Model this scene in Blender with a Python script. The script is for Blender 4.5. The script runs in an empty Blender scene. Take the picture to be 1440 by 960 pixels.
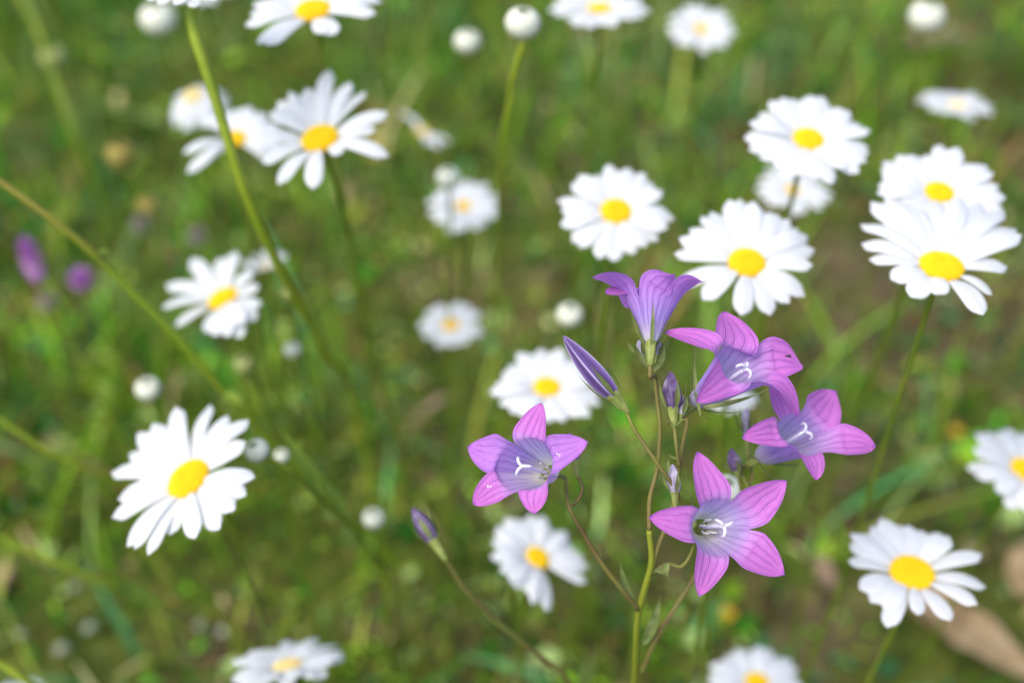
import bpy, bmesh, math, random
from mathutils import Vector, Matrix, noise

random.seed(7)
R = math.radians
scene = bpy.context.scene
col = scene.collection

# ------------------------------------------------------------------ camera
CAM_H, PITCH = 0.62, R(42)
cam_data = bpy.data.cameras.new('camera')
cam = bpy.data.objects.new('camera', cam_data); col.objects.link(cam)
cam.location = (0, 0, CAM_H); cam.rotation_euler = (R(90) - PITCH, 0, 0)
cam_data.lens = 40; cam_data.sensor_width = 36
cam_data.clip_start = 0.01; cam_data.clip_end = 500
cam_data.dof.use_dof = True
cam_data.dof.focus_distance = 0.298
cam_data.dof.aperture_fstop = 4.6
scene.camera = cam

# ------------------------------------------------------------------ sky, sun, exposure
w = bpy.data.worlds.new('World'); scene.world = w; w.use_nodes = True
wn = w.node_tree
sky = wn.nodes.new('ShaderNodeTexSky'); sky.sky_type = 'NISHITA'; sky.sun_disc = False
SUN_EL, SUN_AZ = R(60), R(-125)           # azimuth from +Y (away from the camera), clockwise
sky.sun_elevation = SUN_EL; sky.sun_rotation = SUN_AZ
bgn = wn.nodes['Background']; bgn.inputs[1].default_value = 0.13
sky.dust_density = 3.0; sky.ozone_density = 0.4; sky.air_density = 0.8
wn.links.new(sky.outputs[0], bgn.inputs[0])
sd = bpy.data.lights.new('sun', 'SUN'); sd.energy = 0.85; sd.angle = R(30); sd.color = (1.0, 0.93, 0.82)
sun = bpy.data.objects.new('sun', sd); col.objects.link(sun)
sdir = Vector((math.sin(SUN_AZ) * math.cos(SUN_EL), math.cos(SUN_AZ) * math.cos(SUN_EL), math.sin(SUN_EL)))
sun.rotation_euler = sdir.to_track_quat('Z', 'Y').to_euler()
scene.view_settings.view_transform = 'Standard'; scene.view_settings.look = 'None'
scene.view_settings.gamma = 1; scene.view_settings.exposure = 1.15
scene.view_settings.use_white_balance = True; scene.view_settings.white_balance_temperature = 6500
scene.cycles.use_denoising = True
scene.cycles.max_bounces = 8; scene.cycles.transmission_bounces = 6; scene.cycles.diffuse_bounces = 5

# ------------------------------------------------------------------ frames
FW = Vector((0, math.cos(PITCH), -math.sin(PITCH)))
UP = Vector((0, math.sin(PITCH), math.cos(PITCH)))
RT = Vector((1, 0, 0))
CAM = Vector((0, 0, CAM_H))
FPX = 1600.0
def ray(px, py): return FW + RT * ((px - 720) / FPX) + UP * ((480 - py) / FPX)
def P(px, py, d): return CAM + ray(px, py) * d              # a point d metres deep in the view
def cv(x, y, z): return RT * x + UP * y - FW * z            # direction given right / up / towards the lens
def on_plane(px, py, p0, n):
    r = ray(px, py); return CAM + r * ((p0 - CAM).dot(n) / r.dot(n))
def gh(x, y):
    return 0.010 * math.sin(x * 9 + 1.3) * math.cos(y * 7.5) + 0.006 * math.sin(x * 23 + y * 17) + 0.004 * math.sin(y * 41 - x * 13)
def ground_at(px, py):
    r = ray(px, py); p = CAM + r * (CAM_H / -r.z); p.z = gh(p.x, p.y); return p

# ------------------------------------------------------------------ materials
def mat(name):
    m = bpy.data.materials.new(name); m.use_nodes = True
    nt = m.node_tree; nt.nodes.clear()
    return m, nt
def nd(nt, t, **kw):
    n = nt.nodes.new(t)
    for k, v in kw.items(): setattr(n, k, v)
    return n
def finish(nt, color, rough=0.6, transl=0.0, spec=0.3, bump=None, tcolor=None):
    out = nd(nt, 'ShaderNodeOutputMaterial'); pb = nd(nt, 'ShaderNodeBsdfPrincipled')
    pb.inputs['Roughness'].default_value = rough
    pb.inputs['Specular IOR Level'].default_value = spec
    if isinstance(color, tuple): pb.inputs['Base Color'].default_value = (*color, 1)
    else: nt.links.new(color, pb.inputs['Base Color'])
    if bump is not None: nt.links.new(bump, pb.inputs['Normal'])
    sh = pb.outputs[0]
    if transl > 0:
        tr = nd(nt, 'ShaderNodeBsdfTranslucent'); mx = nd(nt, 'ShaderNodeMixShader')
        c = tcolor if tcolor is not None else color
        if isinstance(c, tuple): tr.inputs[0].default_value = (*c, 1)
        else: nt.links.new(c, tr.inputs[0])
        mx.inputs[0].default_value = transl
        nt.links.new(sh, mx.inputs[1]); nt.links.new(tr.outputs[0], mx.inputs[2]); sh = mx.outputs[0]
    nt.links.new(sh, out.inputs[0])
def mth(nt, op, a, b=None, c=None, clamp=False):
    n = nd(nt, 'ShaderNodeMath', operation=op, use_clamp=clamp)
    for i, v in enumerate((a, b, c)):
        if v is None: continue
        if isinstance(v, (int, float)): n.inputs[i].default_value = v
        else: nt.links.new(v, n.inputs[i])
    return n.outputs[0]
def mixc(nt, f, a, b, mode='MIX'):
    n = nd(nt, 'ShaderNodeMix', data_type='RGBA', blend_type=mode)
    for i, v in ((0, f), (6, a), (7, b)):
        if isinstance(v, (int, float)): n.inputs[i].default_value = v
        elif isinstance(v, tuple): n.inputs[i].default_value = (*v, 1)
        else: nt.links.new(v, n.inputs[i])
    return n.outputs[2]
def nz(nt, scale, detail=3, rough=0.55, vec=None):
    n = nd(nt, 'ShaderNodeTexNoise'); n.inputs['Scale'].default_value = scale
    n.inputs['Detail'].default_value = detail; n.inputs['Roughness'].default_value = rough
    if vec is None:
        tc = nd(nt, 'ShaderNodeTexCoord'); vec = tc.outputs['Object']
    nt.links.new(vec, n.inputs['Vector']); return n.outputs[0]
def ramp(nt, f, stops, interp='LINEAR'):
    n = nd(nt, 'ShaderNodeValToRGB'); n.color_ramp.interpolation = interp
    e = n.color_ramp.elements
    while len(e) < len(stops): e.new(0.5)
    for k, (p, c) in zip(e, stops): k.position = p; k.color = (*c, 1) if len(c) == 3 else c
    nt.links.new(f, n.inputs[0]); return n.outputs[0]
def smooth(nt, v, a, b):
    n = nd(nt, 'ShaderNodeMapRange', interpolation_type='SMOOTHSTEP')
    nt.links.new(v, n.inputs[0]); n.inputs[1].default_value = a; n.inputs[2].default_value = b
    return n.outputs[0]
def bump(nt, h, strength, dist):
    b = nd(nt, 'ShaderNodeBump'); b.inputs['Strength'].default_value = strength; b.inputs['Distance'].default_value = dist
    nt.links.new(h, b.inputs['Height']); return b.outputs[0]

M = {}
# bellflower petal: pink lobes, blue-lilac throat, purple veins that follow the lobe
m, nt = mat('bellflower_petal'); M['bell'] = m
uv = nd(nt, 'ShaderNodeUVMap').outputs[0]
sx = nd(nt, 'ShaderNodeSeparateXYZ'); nt.links.new(uv, sx.inputs[0])
U, V = sx.outputs[0], sx.outputs[1]
wig = mth(nt, 'MULTIPLY', mth(nt, 'SUBTRACT', nz(nt, 170, 2, 0.5), 0.5), 0.75)
uc = mth(nt, 'SUBTRACT', mth(nt, 'MULTIPLY', U, 2.0), 1.0)
def veins(mult, off, wdt):
    x = mth(nt, 'ADD', mth(nt, 'MULTIPLY_ADD', uc, mult, off), wig)
    f = mth(nt, 'ABSOLUTE', mth(nt, 'SUBTRACT', mth(nt, 'FRACT', mth(nt, 'ADD', x, 0.5)), 0.5))
    return mth(nt, 'SUBTRACT', 1.0, smooth(nt, f, 0.0, wdt))
v1 = veins(2.3, 0.0, 0.15)
v2 = mth(nt, 'MULTIPLY', veins(4.6, 0.5, 0.22), 0.35)
vn = mth(nt, 'MAXIMUM', v1, v2)
vn = mth(nt, 'MULTIPLY', vn, mth(nt, 'MULTIPLY_ADD', smooth(nt, nz(nt, 110, 2, 0.5), 0.22, 0.60), 0.6, 0.4))
vn = mth(nt, 'MULTIPLY', vn, mth(nt, 'SUBTRACT', 1.0, smooth(nt, V, 0.82, 0.99)))
vn = mth(nt, 'MULTIPLY', vn, smooth(nt, V, 0.04, 0.22))
inner = ramp(nt, V, [(0.0, (0.72, 0.74, 0.64)), (0.14, (0.70, 0.68, 0.88)), (0.36, (0.58, 0.46, 0.83)), (0.49, (0.62, 0.35, 0.78)), (0.64, (0.68, 0.22, 0.70)), (1.0, (0.68, 0.185, 0.66))])
outer = ramp(nt, V, [(0.0, (0.60, 0.60, 0.62)), (0.25, (0.48, 0.36, 0.80)), (0.6, (0.54, 0.24, 0.76)), (1.0, (0.58, 0.20, 0.74))])
geo = nd(nt, 'ShaderNodeNewGeometry')
body = mixc(nt, geo.outputs['Backfacing'], inner, outer)
mott = nz(nt, 900, 3, 0.6)
body = mixc(nt, mth(nt, 'MULTIPLY', smooth(nt, mott, 0.42, 0.75), 0.22), body, (0.78, 0.40, 0.82))
body = mixc(nt, mth(nt, 'MULTIPLY', vn, 0.42), body, (0.20, 0.045, 0.42))
edge = smooth(nt, mth(nt, 'ABSOLUTE', uc), 0.90, 1.0)
tip = smooth(nt, V, 0.94, 1.0)
body = mixc(nt, mth(nt, 'MULTIPLY', mth(nt, 'MAXIMUM', mth(nt, 'MULTIPLY', edge, 0.4), tip), 0.6), body, (0.26, 0.07, 0.52))
bm_ = bump(nt, mth(nt, 'ADD', mth(nt, 'MULTIPLY', vn, -1.0), mth(nt, 'MULTIPLY', mott, 0.7)), 0.55, 0.0004)
finish(nt, body, 0.5, 0.36, 0.25, bm_)

def simple(name, c1, c2, scale, rough=0.6, transl=0.0, spec=0.3, bs=0.0, bd=0.0003, stops=None):
    m, nt = mat(name)
    f = nz(nt, scale, 4, 0.6)
    c = ramp(nt, f, stops or [(0.35, c1), (0.68, c2)])
    finish(nt, c, rough, transl, spec, bump(nt, f, bs, bd) if bs else None)
    return m
M['pistil'] = simple('stigma_white', (0.72, 0.70, 0.86), (0.86, 0.86, 0.90), 500, 0.45, 0.15, 0.3)
M['stamen'] = simple('stamen_cream', (0.62, 0.62, 0.56), (0.80, 0.80, 0.72), 900, 0.6)
M['bellstem'] = simple('bellflower_stem', (0.14, 0.085, 0.035), (0.20, 0.22, 0.04), 55, 0.55, 0.0, 0.35, 0.3, 0.0002)
M['bellstem_low'] = simple('bellflower_stem_green', (0.20, 0.24, 0.02), (0.26, 0.30, 0.03), 70, 0.5, 0.0, 0.35)
M['sepal'] = simple('sepal_green', (0.13, 0.18, 0.045), (0.26, 0.31, 0.10), 300, 0.55, 0.2, 0.3, 0.3, 0.0002)
M['ovary'] = simple('ovary_green', (0.20, 0.27, 0.05), (0.34, 0.38, 0.12), 400, 0.5, 0.1, 0.3)
m, nt = mat('bud_purple'); M['bud'] = m
at_ = nd(nt, 'ShaderNodeAttribute', attribute_name='ridge').outputs['Fac']
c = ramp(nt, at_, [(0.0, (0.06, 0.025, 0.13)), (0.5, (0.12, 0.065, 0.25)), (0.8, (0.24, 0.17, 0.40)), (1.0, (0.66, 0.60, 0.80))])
c = mixc(nt, mth(nt, 'MULTIPLY', nz(nt, 400, 3), 0.35), c, (0.30, 0.20, 0.45))
finish(nt, c, 0.42, 0.08, 0.4)
M['buddull'] = simple('bud_dull_purple', None, None, 420, 0.55, 0.1, stops=[(0.35, (0.10, 0.055, 0.15)), (0.55, (0.18, 0.13, 0.27)), (0.7, (0.34, 0.29, 0.38))])
M['budpale'] = simple('bud_pale_lilac', (0.36, 0.32, 0.48), (0.60, 0.58, 0.66), 260, 0.5, 0.1)

# daisy
m, nt = mat('daisy_petal'); M['petal'] = m
uv = nd(nt, 'ShaderNodeUVMap').outputs[0]
sx = nd(nt, 'ShaderNodeSeparateXYZ'); nt.links.new(uv, sx.inputs[0])
gr = mth(nt, 'SINE', mth(nt, 'MULTIPLY', sx.outputs[1], 40.0))
c = ramp(nt, sx.outputs[0], [(0.0, (0.78, 0.80, 0.66)), (0.12, (0.80, 0.83, 0.85)), (1.0, (0.80, 0.83, 0.86))])
finish(nt, c, 0.55, 0.30, 0.2, bump(nt, gr, 0.25, 0.0003))
m, nt = mat('daisy_disc'); M['disc'] = m
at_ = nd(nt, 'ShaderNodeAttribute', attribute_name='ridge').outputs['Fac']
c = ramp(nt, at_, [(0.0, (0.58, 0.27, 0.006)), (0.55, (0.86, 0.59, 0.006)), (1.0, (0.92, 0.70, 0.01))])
finish(nt, c, 0.6, 0.0, 0.2)
m, nt = mat('daisy_disc_pale'); M['discpale'] = m
finish(nt, (0.80, 0.66, 0.28), 0.6, 0.0, 0.2)
M['bract'] = simple('daisy_bract', (0.06, 0.10, 0.02), (0.20, 0.24, 0.05), 350, 0.55, 0.0, 0.3)
M['budwhite'] = simple('daisy_bud_white', (0.76, 0.79, 0.60), (0.84, 0.86, 0.76), 300, 0.55, 0.15, 0.2)
M['budgreen'] = simple('young_bud_green', (0.28, 0.34, 0.08), (0.50, 0.52, 0.22), 240, 0.55, 0.1)
M['stem'] = simple('daisy_stem', (0.20, 0.28, 0.010), (0.30, 0.38, 0.022), 60, 0.5, 0.0, 0.4, 0.2, 0.0002)
M['stemdull'] = simple('daisy_stem_dull', (0.10, 0.16, 0.010), (0.17, 0.22, 0.02), 60, 0.6, 0.0, 0.2)
M['stemred'] = simple('daisy_stem_reddish', None, None, 18, 0.5, 0.0, 0.4, stops=[(0.42, (0.20, 0.30, 0.01)), (0.6, (0.22, 0.22, 0.02)), (0.8, (0.22, 0.15, 0.03))])
M['leaf'] = simple('daisy_leaf', (0.12, 0.22, 0.02), (0.24, 0.34, 0.04), 90, 0.5, 0.3, 0.3)
M['clover'] = simple('clover_purple', (0.55, 0.22, 0.60), (0.72, 0.38, 0.74), 200, 0.6, 0.2)
M['cloverpale'] = simple('clover_faded', (0.34, 0.26, 0.30), (0.50, 0.42, 0.44), 200, 0.6, 0.2)
M['seed'] = simple('seed_head', (0.26, 0.22, 0.05), (0.44, 0.36, 0.08), 200, 0.6, 0.1)
M['yellow'] = simple('yellow_flower', (0.60, 0.36, 0.02), (0.75, 0.52, 0.03), 200, 0.6, 0.2)
M['dry'] = simple('dry_leaf', (0.28, 0.19, 0.09), (0.48, 0.36, 0.21), 40, 0.7, 0.15, 0.2, 0.4, 0.001)
M['dry2'] = simple('dry_leaf_pink', (0.30, 0.18, 0.13), (0.42, 0.29, 0.21), 40, 0.7, 0.1, 0.2, 0.4, 0.001)
M['blob'] = simple('pale_blob', (0.20, 0.23, 0.16), (0.34, 0.37, 0.28), 120, 0.35, 0.0, 0.5)
M['gnat'] = simple('gnat_dark', (0.02, 0.015, 0.02), (0.06, 0.04, 0.05), 800, 0.4)
M['pollen'] = simple('pollen_white', (0.8, 0.75, 0.8), (0.9, 0.88, 0.9), 800, 0.6)
# grass & ground cover coloured per blade
def blade_mat(name, tr):
    m, nt = mat(name)
    a = nd(nt, 'ShaderNodeAttribute', attribute_name='tint').outputs['Color']
    finish(nt, a, 0.6, tr, 0.08); return m
M['grass'] = blade_mat('grass_blades', 0.35)
m, nt = mat('meadow_soil'); M['ground'] = m
f1 = nz(nt, 9, 5, 0.6); f2 = nz(nt, 60, 5, 0.65); f3 = nz(nt, 3.1, 3, 0.5)
soil = ramp(nt, f2, [(0.30, (0.03, 0.022, 0.011)), (0.50, (0.10, 0.075, 0.038)), (0.72, (0.22, 0.165, 0.09))])
moss = ramp(nt, f2, [(0.30, (0.025, 0.04, 0.004)), (0.55, (0.08, 0.10, 0.015)), (0.75, (0.16, 0.18, 0.04))])
gxs = nd(nt, 'ShaderNodeSeparateXYZ'); tcc = nd(nt, 'ShaderNodeTexCoord'); nt.links.new(tcc.outputs['Object'], gxs.inputs[0])
bias = mth(nt, 'MULTIPLY', gxs.outputs[0], 0.16)
c = mixc(nt, smooth(nt, mth(nt, 'ADD', mth(nt, 'ADD', mth(nt, 'MULTIPLY', f1, 0.6), mth(nt, 'MULTIPLY', f3, 0.4)), bias), 0.46, 0.60), moss, soil)
finish(nt, c, 0.9, 0.0, 0.15, bump(nt, f2, 0.6, 0.01))

# ------------------------------------------------------------------ mesh helpers
def obj(name, verts, faces, material, parent=None, uvs=None, attr=None, world=None, smooth_=True):
    me = bpy.data.meshes.new(name)
    me.from_pydata([tuple(v) for v in verts], [], faces)
    if uvs is not None:
        l = me.uv_layers.new(name='UVMap')
        for lp in me.loops: l.data[lp.index].uv = uvs[lp.vertex_index]
    if attr is not None:
        a = me.attributes.new('ridge', 'FLOAT', 'POINT'); a.data.foreach_set('value', attr)
    if smooth_: me.polygons.foreach_set('use_smooth', [True] * len(me.polygons))
    me.materials.append(material)
    return link(name, me, parent, world)
def link(name, me, parent=None, world=None):
    o = bpy.data.objects.new(name, me); col.objects.link(o)
    wm = world if world is not None else Matrix.Identity(4)
    if parent is not None:
        o.parent = parent; o.matrix_local = parent['_w'] .inverted() @ wm if False else WM[parent.name].inverted() @ wm
    else: o.matrix_local = wm
    WM[o.name] = wm
    return o
WM = {}
def thing(name, loc, label, cat, group=None):
    o = bpy.data.objects.new(name, None); o.empty_display_size = 0.01; col.objects.link(o)
    o.location = loc; WM[o.name] = Matrix.Translation(loc)
    tag(o, label, cat, group); return o
def tag(o, label, cat, group=None, kind=None):
    if label: o['label'] = label
    if cat: o['category'] = cat
    if group: o['group'] = group
    if kind: o['kind'] = kind

def catmull(pts, n):
    P_ = [pts[0] * 2 - pts[1]] + list(pts) + [pts[-1] * 2 - pts[-2]]
    out = []
    for i in range(1, len(P_) - 2):
        a, b, c, d = P_[i - 1:i + 3]
        for k in range(n):
            t = k / n
            out.append(0.5 * ((2 * b) + (c - a) * t + (2 * a - 5 * b + 4 * c - d) * t * t + (3 * b - a - 3 * c + d) * t ** 3))
    out.append(pts[-1].copy()); return out
def even(pts):
    # keep neighbouring spans comparable so the spline never loops
    out = [pts[0]]
    for i in range(1, len(pts)):
        L = (pts[i] - out[-1]).length; prev = (out[-1] - out[-2]).length if len(out) > 1 else L
        if i > 1 and L > 2.5 * prev: out.append(out[-1].lerp(pts[i], min(.5, 1.6 * prev / L)))
        out.append(pts[i])
    return out
def tube_geo(pts, radii, seg=8, n=8, ridge=0.0, ends=True):
    pts = even([Vector(p) for p in pts])
    c = catmull(pts, n) if n > 1 else pts
    N = len(c); vs, fs = [], []
    rr = []
    for i in range(N):
        t = i / (N - 1) * (len(radii) - 1); k = min(int(t), len(radii) - 2); rr.append(radii[k] + (radii[k + 1] - radii[k]) * (t - k))
    tan = (c[1] - c[0]).normalized(); nrm = tan.orthogonal().normalized()
    for i in range(N):
        t2 = (c[min(i + 1, N - 1)] - c[max(i - 1, 0)]).normalized()
        nrm = (nrm - t2 * nrm.dot(t2)).normalized(); b = t2.cross(nrm)
        for j in range(seg):
            a = 2 * math.pi * j / seg
            r = rr[i] * (1 + ridge * math.cos(a * 5))
            vs.append(c[i] + nrm * (math.cos(a) * r) + b * (math.sin(a) * r))
    for i in range(N - 1):
        for j in range(seg):
            j2 = (j + 1) % seg
            fs.append((i * seg + j, i * seg + j2, (i + 1) * seg + j2, (i + 1) * seg + j))
    if ends:
        fs.append(tuple(range(seg))[::-1]); fs.append(tuple((N - 1) * seg + j for j in range(seg)))
    return vs, fs
def merge(*gs):
    vs, fs = [], []
    for v, f in gs:
        o = len(vs); vs += v; fs += [tuple(i + o for i in q) for q in f]
    return vs, fs
def tube(name, pts, radii, material, parent, seg=8, n=8, ridge=0.0):
    v, f = tube_geo(pts, radii, seg, n, ridge); return obj(name, v, f, material, parent)
def leaf_geo(p0, p1, width, bend, side=None, nu=4, nv=10, fold=0.15):
    """pointed narrow leaf from p0 to p1, bowed by bend"""
    p0, p1, bend = Vector(p0), Vector(p1), Vector(bend)
    ax = p1 - p0; L = ax.length
    sd = (side or ax.cross(Vector((0, 0, 1)) if abs(ax.normalized().z) < .95 else RT)).normalized()
    nr = sd.cross(ax.normalized())
    vs, fs = [], []
    for i in range(nv + 1):
        t = i / nv; c = p0 + ax * t + bend * (4 * t * (1 - t))
        wd = width * (0.35 * (1 - t) + math.sin(math.pi * t ** 0.8) * 0.85) * (1 - t ** 4) + 0.00008
        for j in range(nu + 1):
            u = j / nu * 2 - 1
            vs.append(c + sd * (wd * u / 2) + nr * (abs(u) * wd * fold))
    for i in range(nv):
        for j in range(nu):
            a = i * (nu + 1) + j; fs.append((a, a + 1, a + nu + 2, a + nu + 1))
    return vs, fs

def frame(z, xref):
    z = z.normalized(); x = (xref - z * xref.dot(z)).normalized(); y = z.cross(x)
    return Matrix((x, y, z)).transposed()
def m44(rot, loc, s=(1, 1, 1)):
    return Matrix.Translation(loc) @ rot.to_4x4() @ Matrix.Diagonal((*s, 1))

# ------------------------------------------------------------------ ground
def axis_pts(lo, hi, step, far):
    a = []; x = lo
    while x <= hi + 1e-6: a.append(x); x += step
    g = step; x = a[-1]
    while x < far: g *= 1.5; x += g; a.append(x)
    g = step; x = a[0]
    while x > -far: g *= 1.5; x -= g; a.insert(0, x)
    return a
gx, gy = axis_pts(-1.6, 1.6, 0.025, 120), axis_pts(-0.4, 3.0, 0.025, 120)
vs = [(x, y, gh(x, y) + 0.006 * noise.noise(Vector((x * 30, y * 30, 0)))) for y in gy for x in gx]
nx = len(gx)
fs = [(j * nx + i, j * nx + i + 1, (j + 1) * nx + i + 1, (j + 1) * nx + i) for j in range(len(gy) - 1) for i in range(nx - 1)]
g = obj('ground', vs, fs, M['ground']); tag(g, None, None, None, 'structure')

# ------------------------------------------------------------------ grass (stuff)
rg = random.Random(11)
PAL = {'fresh': (0.16, 0.31, 0.015), 'deep': (0.022, 0.15, 0.010), 'blue': (0.07, 0.22, 0.08), 'olive': (0.18, 0.215, 0.030),
       'pale': (0.28, 0.39, 0.13), 'straw': (0.44, 0.36, 0.18), 'brown': (0.20, 0.11, 0.045)}
def clump(x, y):
    return 0.9 * noise.noise(Vector((x * 26, y * 26, 1.7))) + 0.7 * noise.noise(Vector((x * 60, y * 60, 7.7)))
def pick(rg, x, y):
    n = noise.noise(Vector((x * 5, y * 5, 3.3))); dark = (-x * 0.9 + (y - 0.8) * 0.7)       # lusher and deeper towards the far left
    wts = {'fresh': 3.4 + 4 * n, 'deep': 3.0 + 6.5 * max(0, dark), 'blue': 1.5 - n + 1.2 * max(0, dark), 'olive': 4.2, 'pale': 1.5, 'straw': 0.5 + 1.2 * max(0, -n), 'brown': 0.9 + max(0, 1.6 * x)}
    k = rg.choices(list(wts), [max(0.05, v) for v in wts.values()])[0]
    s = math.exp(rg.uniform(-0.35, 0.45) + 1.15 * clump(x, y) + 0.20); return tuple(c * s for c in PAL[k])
def build_tinted(name, vs, fs, cs, label, cat):
    me = bpy.data.meshes.new(name); me.from_pydata(vs, [], fs)
    a = me.color_attributes.new('tint', 'FLOAT_COLOR', 'POINT')
    a.data.foreach_set('color', [q for c in cs for q in (*c, 1.0)])
    me.polygons.foreach_set('use_smooth', [True] * len(me.polygons))
    me.materials.append(M['grass']); o = bpy.data.objects.new(name, me); col.objects.link(o)
    tag(o, label, cat, None, 'stuff'); return o
vs, fs, cs = [], [], []
def blade(x, y, h, wd, lean, az, c, z0=None):
    b = len(vs); z0 = gh(x, y) - 0.004 if z0 is None else z0
    dx, dy = math.cos(az), math.sin(az); sx_, sy_ = -dy, dx
    K = 5
    for i in range(K + 1):
        t = i / K; o = lean * h * t ** 1.8; z = z0 + h * (t - 0.28 * lean * t * t)
        ww = wd * (1 - t ** 2.2) * 0.5 + 0.0001
        vs.append((x + dx * o + sx_ * ww, y + dy * o + sy_ * ww, z)); vs.append((x + dx * o - sx_ * ww, y + dy * o - sy_ * ww, z + ww * 0.3))
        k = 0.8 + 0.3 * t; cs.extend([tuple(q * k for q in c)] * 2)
    for i in range(K):
        a = b + 2 * i; fs.append((a, a + 1, a + 3, a + 2))
def patch(x, y): return noise.noise(Vector((x * 4.2, y * 4.2, 9))) + 0.5 * noise.noise(Vector((x * 11, y * 11, 4)))
for i in range(36000):
    x = rg.uniform(-1.15, 1.15); y = rg.uniform(0.16, 2.3)
    dn = 0.50 + 0.9 * patch(x, y) + 0.35 * (-x * 0.5 + (y - 0.75) * 0.9)
    if rg.random() > dn: continue
    tall = rg.random() < 0.14
    h = rg.uniform(0.06, 0.13) if tall else rg.uniform(0.018, 0.07)
    if y < 0.45: h *= 0.7
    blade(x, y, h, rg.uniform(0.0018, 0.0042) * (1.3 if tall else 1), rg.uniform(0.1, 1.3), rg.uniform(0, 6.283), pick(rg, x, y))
for i in range(1300):                                    # broader blades and leaves standing above the rest
    x = rg.uniform(-1.1, 1.1); y = rg.uniform(0.25, 2.2)
    if rg.random() > 0.45 + 1.1 * patch(x, y) + 0.3 * (y - .7): continue
    c = rg.choice(('fresh', 'fresh', 'deep', 'blue', 'pale', 'olive', 'fresh')); k = math.exp(rg.uniform(-.5, .6))
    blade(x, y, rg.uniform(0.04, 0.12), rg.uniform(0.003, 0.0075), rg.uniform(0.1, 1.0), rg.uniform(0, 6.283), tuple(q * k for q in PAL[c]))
build_tinted('meadow_grass', vs, fs, cs, 'blurred green and straw coloured grass blades covering the meadow floor', 'grass')
# low leafy cover: small rounded leaves and moss tufts close to the soil
vs, fs, cs = [], [], []
for i in range(80000):
    x = rg.uniform(-1.15, 1.15); y = rg.uniform(0.15, 2.3)
    n = noise.noise(Vector((x * 6, y * 6, 5))) + 0.25 * (-x * 0.7)
    if rg.random() > 0.70 + 0.9 * n: continue
    L = rg.uniform(0.005, 0.013); 
    if rg.random() < 0.06: L *= 2.4
    az = rg.uniform(0, 6.283); el = rg.uniform(0.1, 1.0)
    d = Vector((math.cos(az) * math.cos(el), math.sin(az) * math.cos(el), math.sin(el))); s = Vector((-math.sin(az), math.cos(az), rg.uniform(-.3, .3)))
    p = Vector((x, y, gh(x, y) + rg.uniform(0, 0.012))); b = len(vs); ww = L * rg.uniform(0.16, 0.36)
    vs += [tuple(p), tuple(p + d * L * .45 + s * ww), tuple(p + d * L * .45 - s * ww), tuple(p + d * L - Vector((0, 0, L * .25)))]
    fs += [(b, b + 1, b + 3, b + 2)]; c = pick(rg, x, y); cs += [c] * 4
build_tinted('ground_cover', vs, fs, cs, 'mossy low leaves carpeting the soil between the daisies', 'ground cover')

# ------------------------------------------------------------------ daisy kit
def petal_mesh(seed):
    r = random.Random(seed); nu, nv = 8, 14
    vs, fs, uvs = [], [], []
    twist = r.uniform(-.18, .18); arch = r.uniform(0.03, 0.13); drop = r.uniform(-0.02, 0.12); lat = r.uniform(-.06, .06); n1, n2 = r.uniform(.01, .035), r.uniform(.0, .03)
    for i in range(nv + 1):
        t = i / nv
        wd = (0.30 + 0.70 * math.sin(min(1, t / 0.62) * math.pi / 2)) * math.sqrt(max(0.05, 1 - (max(0, t - 0.72) / 0.285) ** 2))
        for j in range(nu + 1):
            u = j / nu * 2 - 1
            xx = t * (1 - 0.05 * u * u * t * t) - (n1 * math.exp(-((u - .33) / .14) ** 2) + n2 * math.exp(-((u + .33) / .14) ** 2)) * t ** 6
            yy = u * wd * 0.5 + lat * t * t
            zz = arch * math.sin(math.pi * t) - drop * t * t + 0.10 * wd * (0.10 * math.cos(u * 3 * math.pi) - 0.25 * u * u) + twist * u * wd * 0.12 * t
            vs.append((xx, yy, zz)); uvs.append((t, (u + 1) / 2))
    for i in range(nv):
        for j in range(nu):
            a = i * (nu + 1) + j; fs.append((a, a + 1, a + nu + 2, a + nu + 1))
    me = bpy.data.meshes.new('petal'); me.from_pydata(vs, [], fs)
    l = me.uv_layers.new(name='UVMap')
    for lp in me.loops: l.data[lp.index].uv = uvs[lp.vertex_index]
    me.polygons.foreach_set('use_smooth', [True] * len(me.polygons)); me.materials.append(M['petal']); return me
PETALS = [petal_mesh(100 + k) for k in range(9)]
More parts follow.
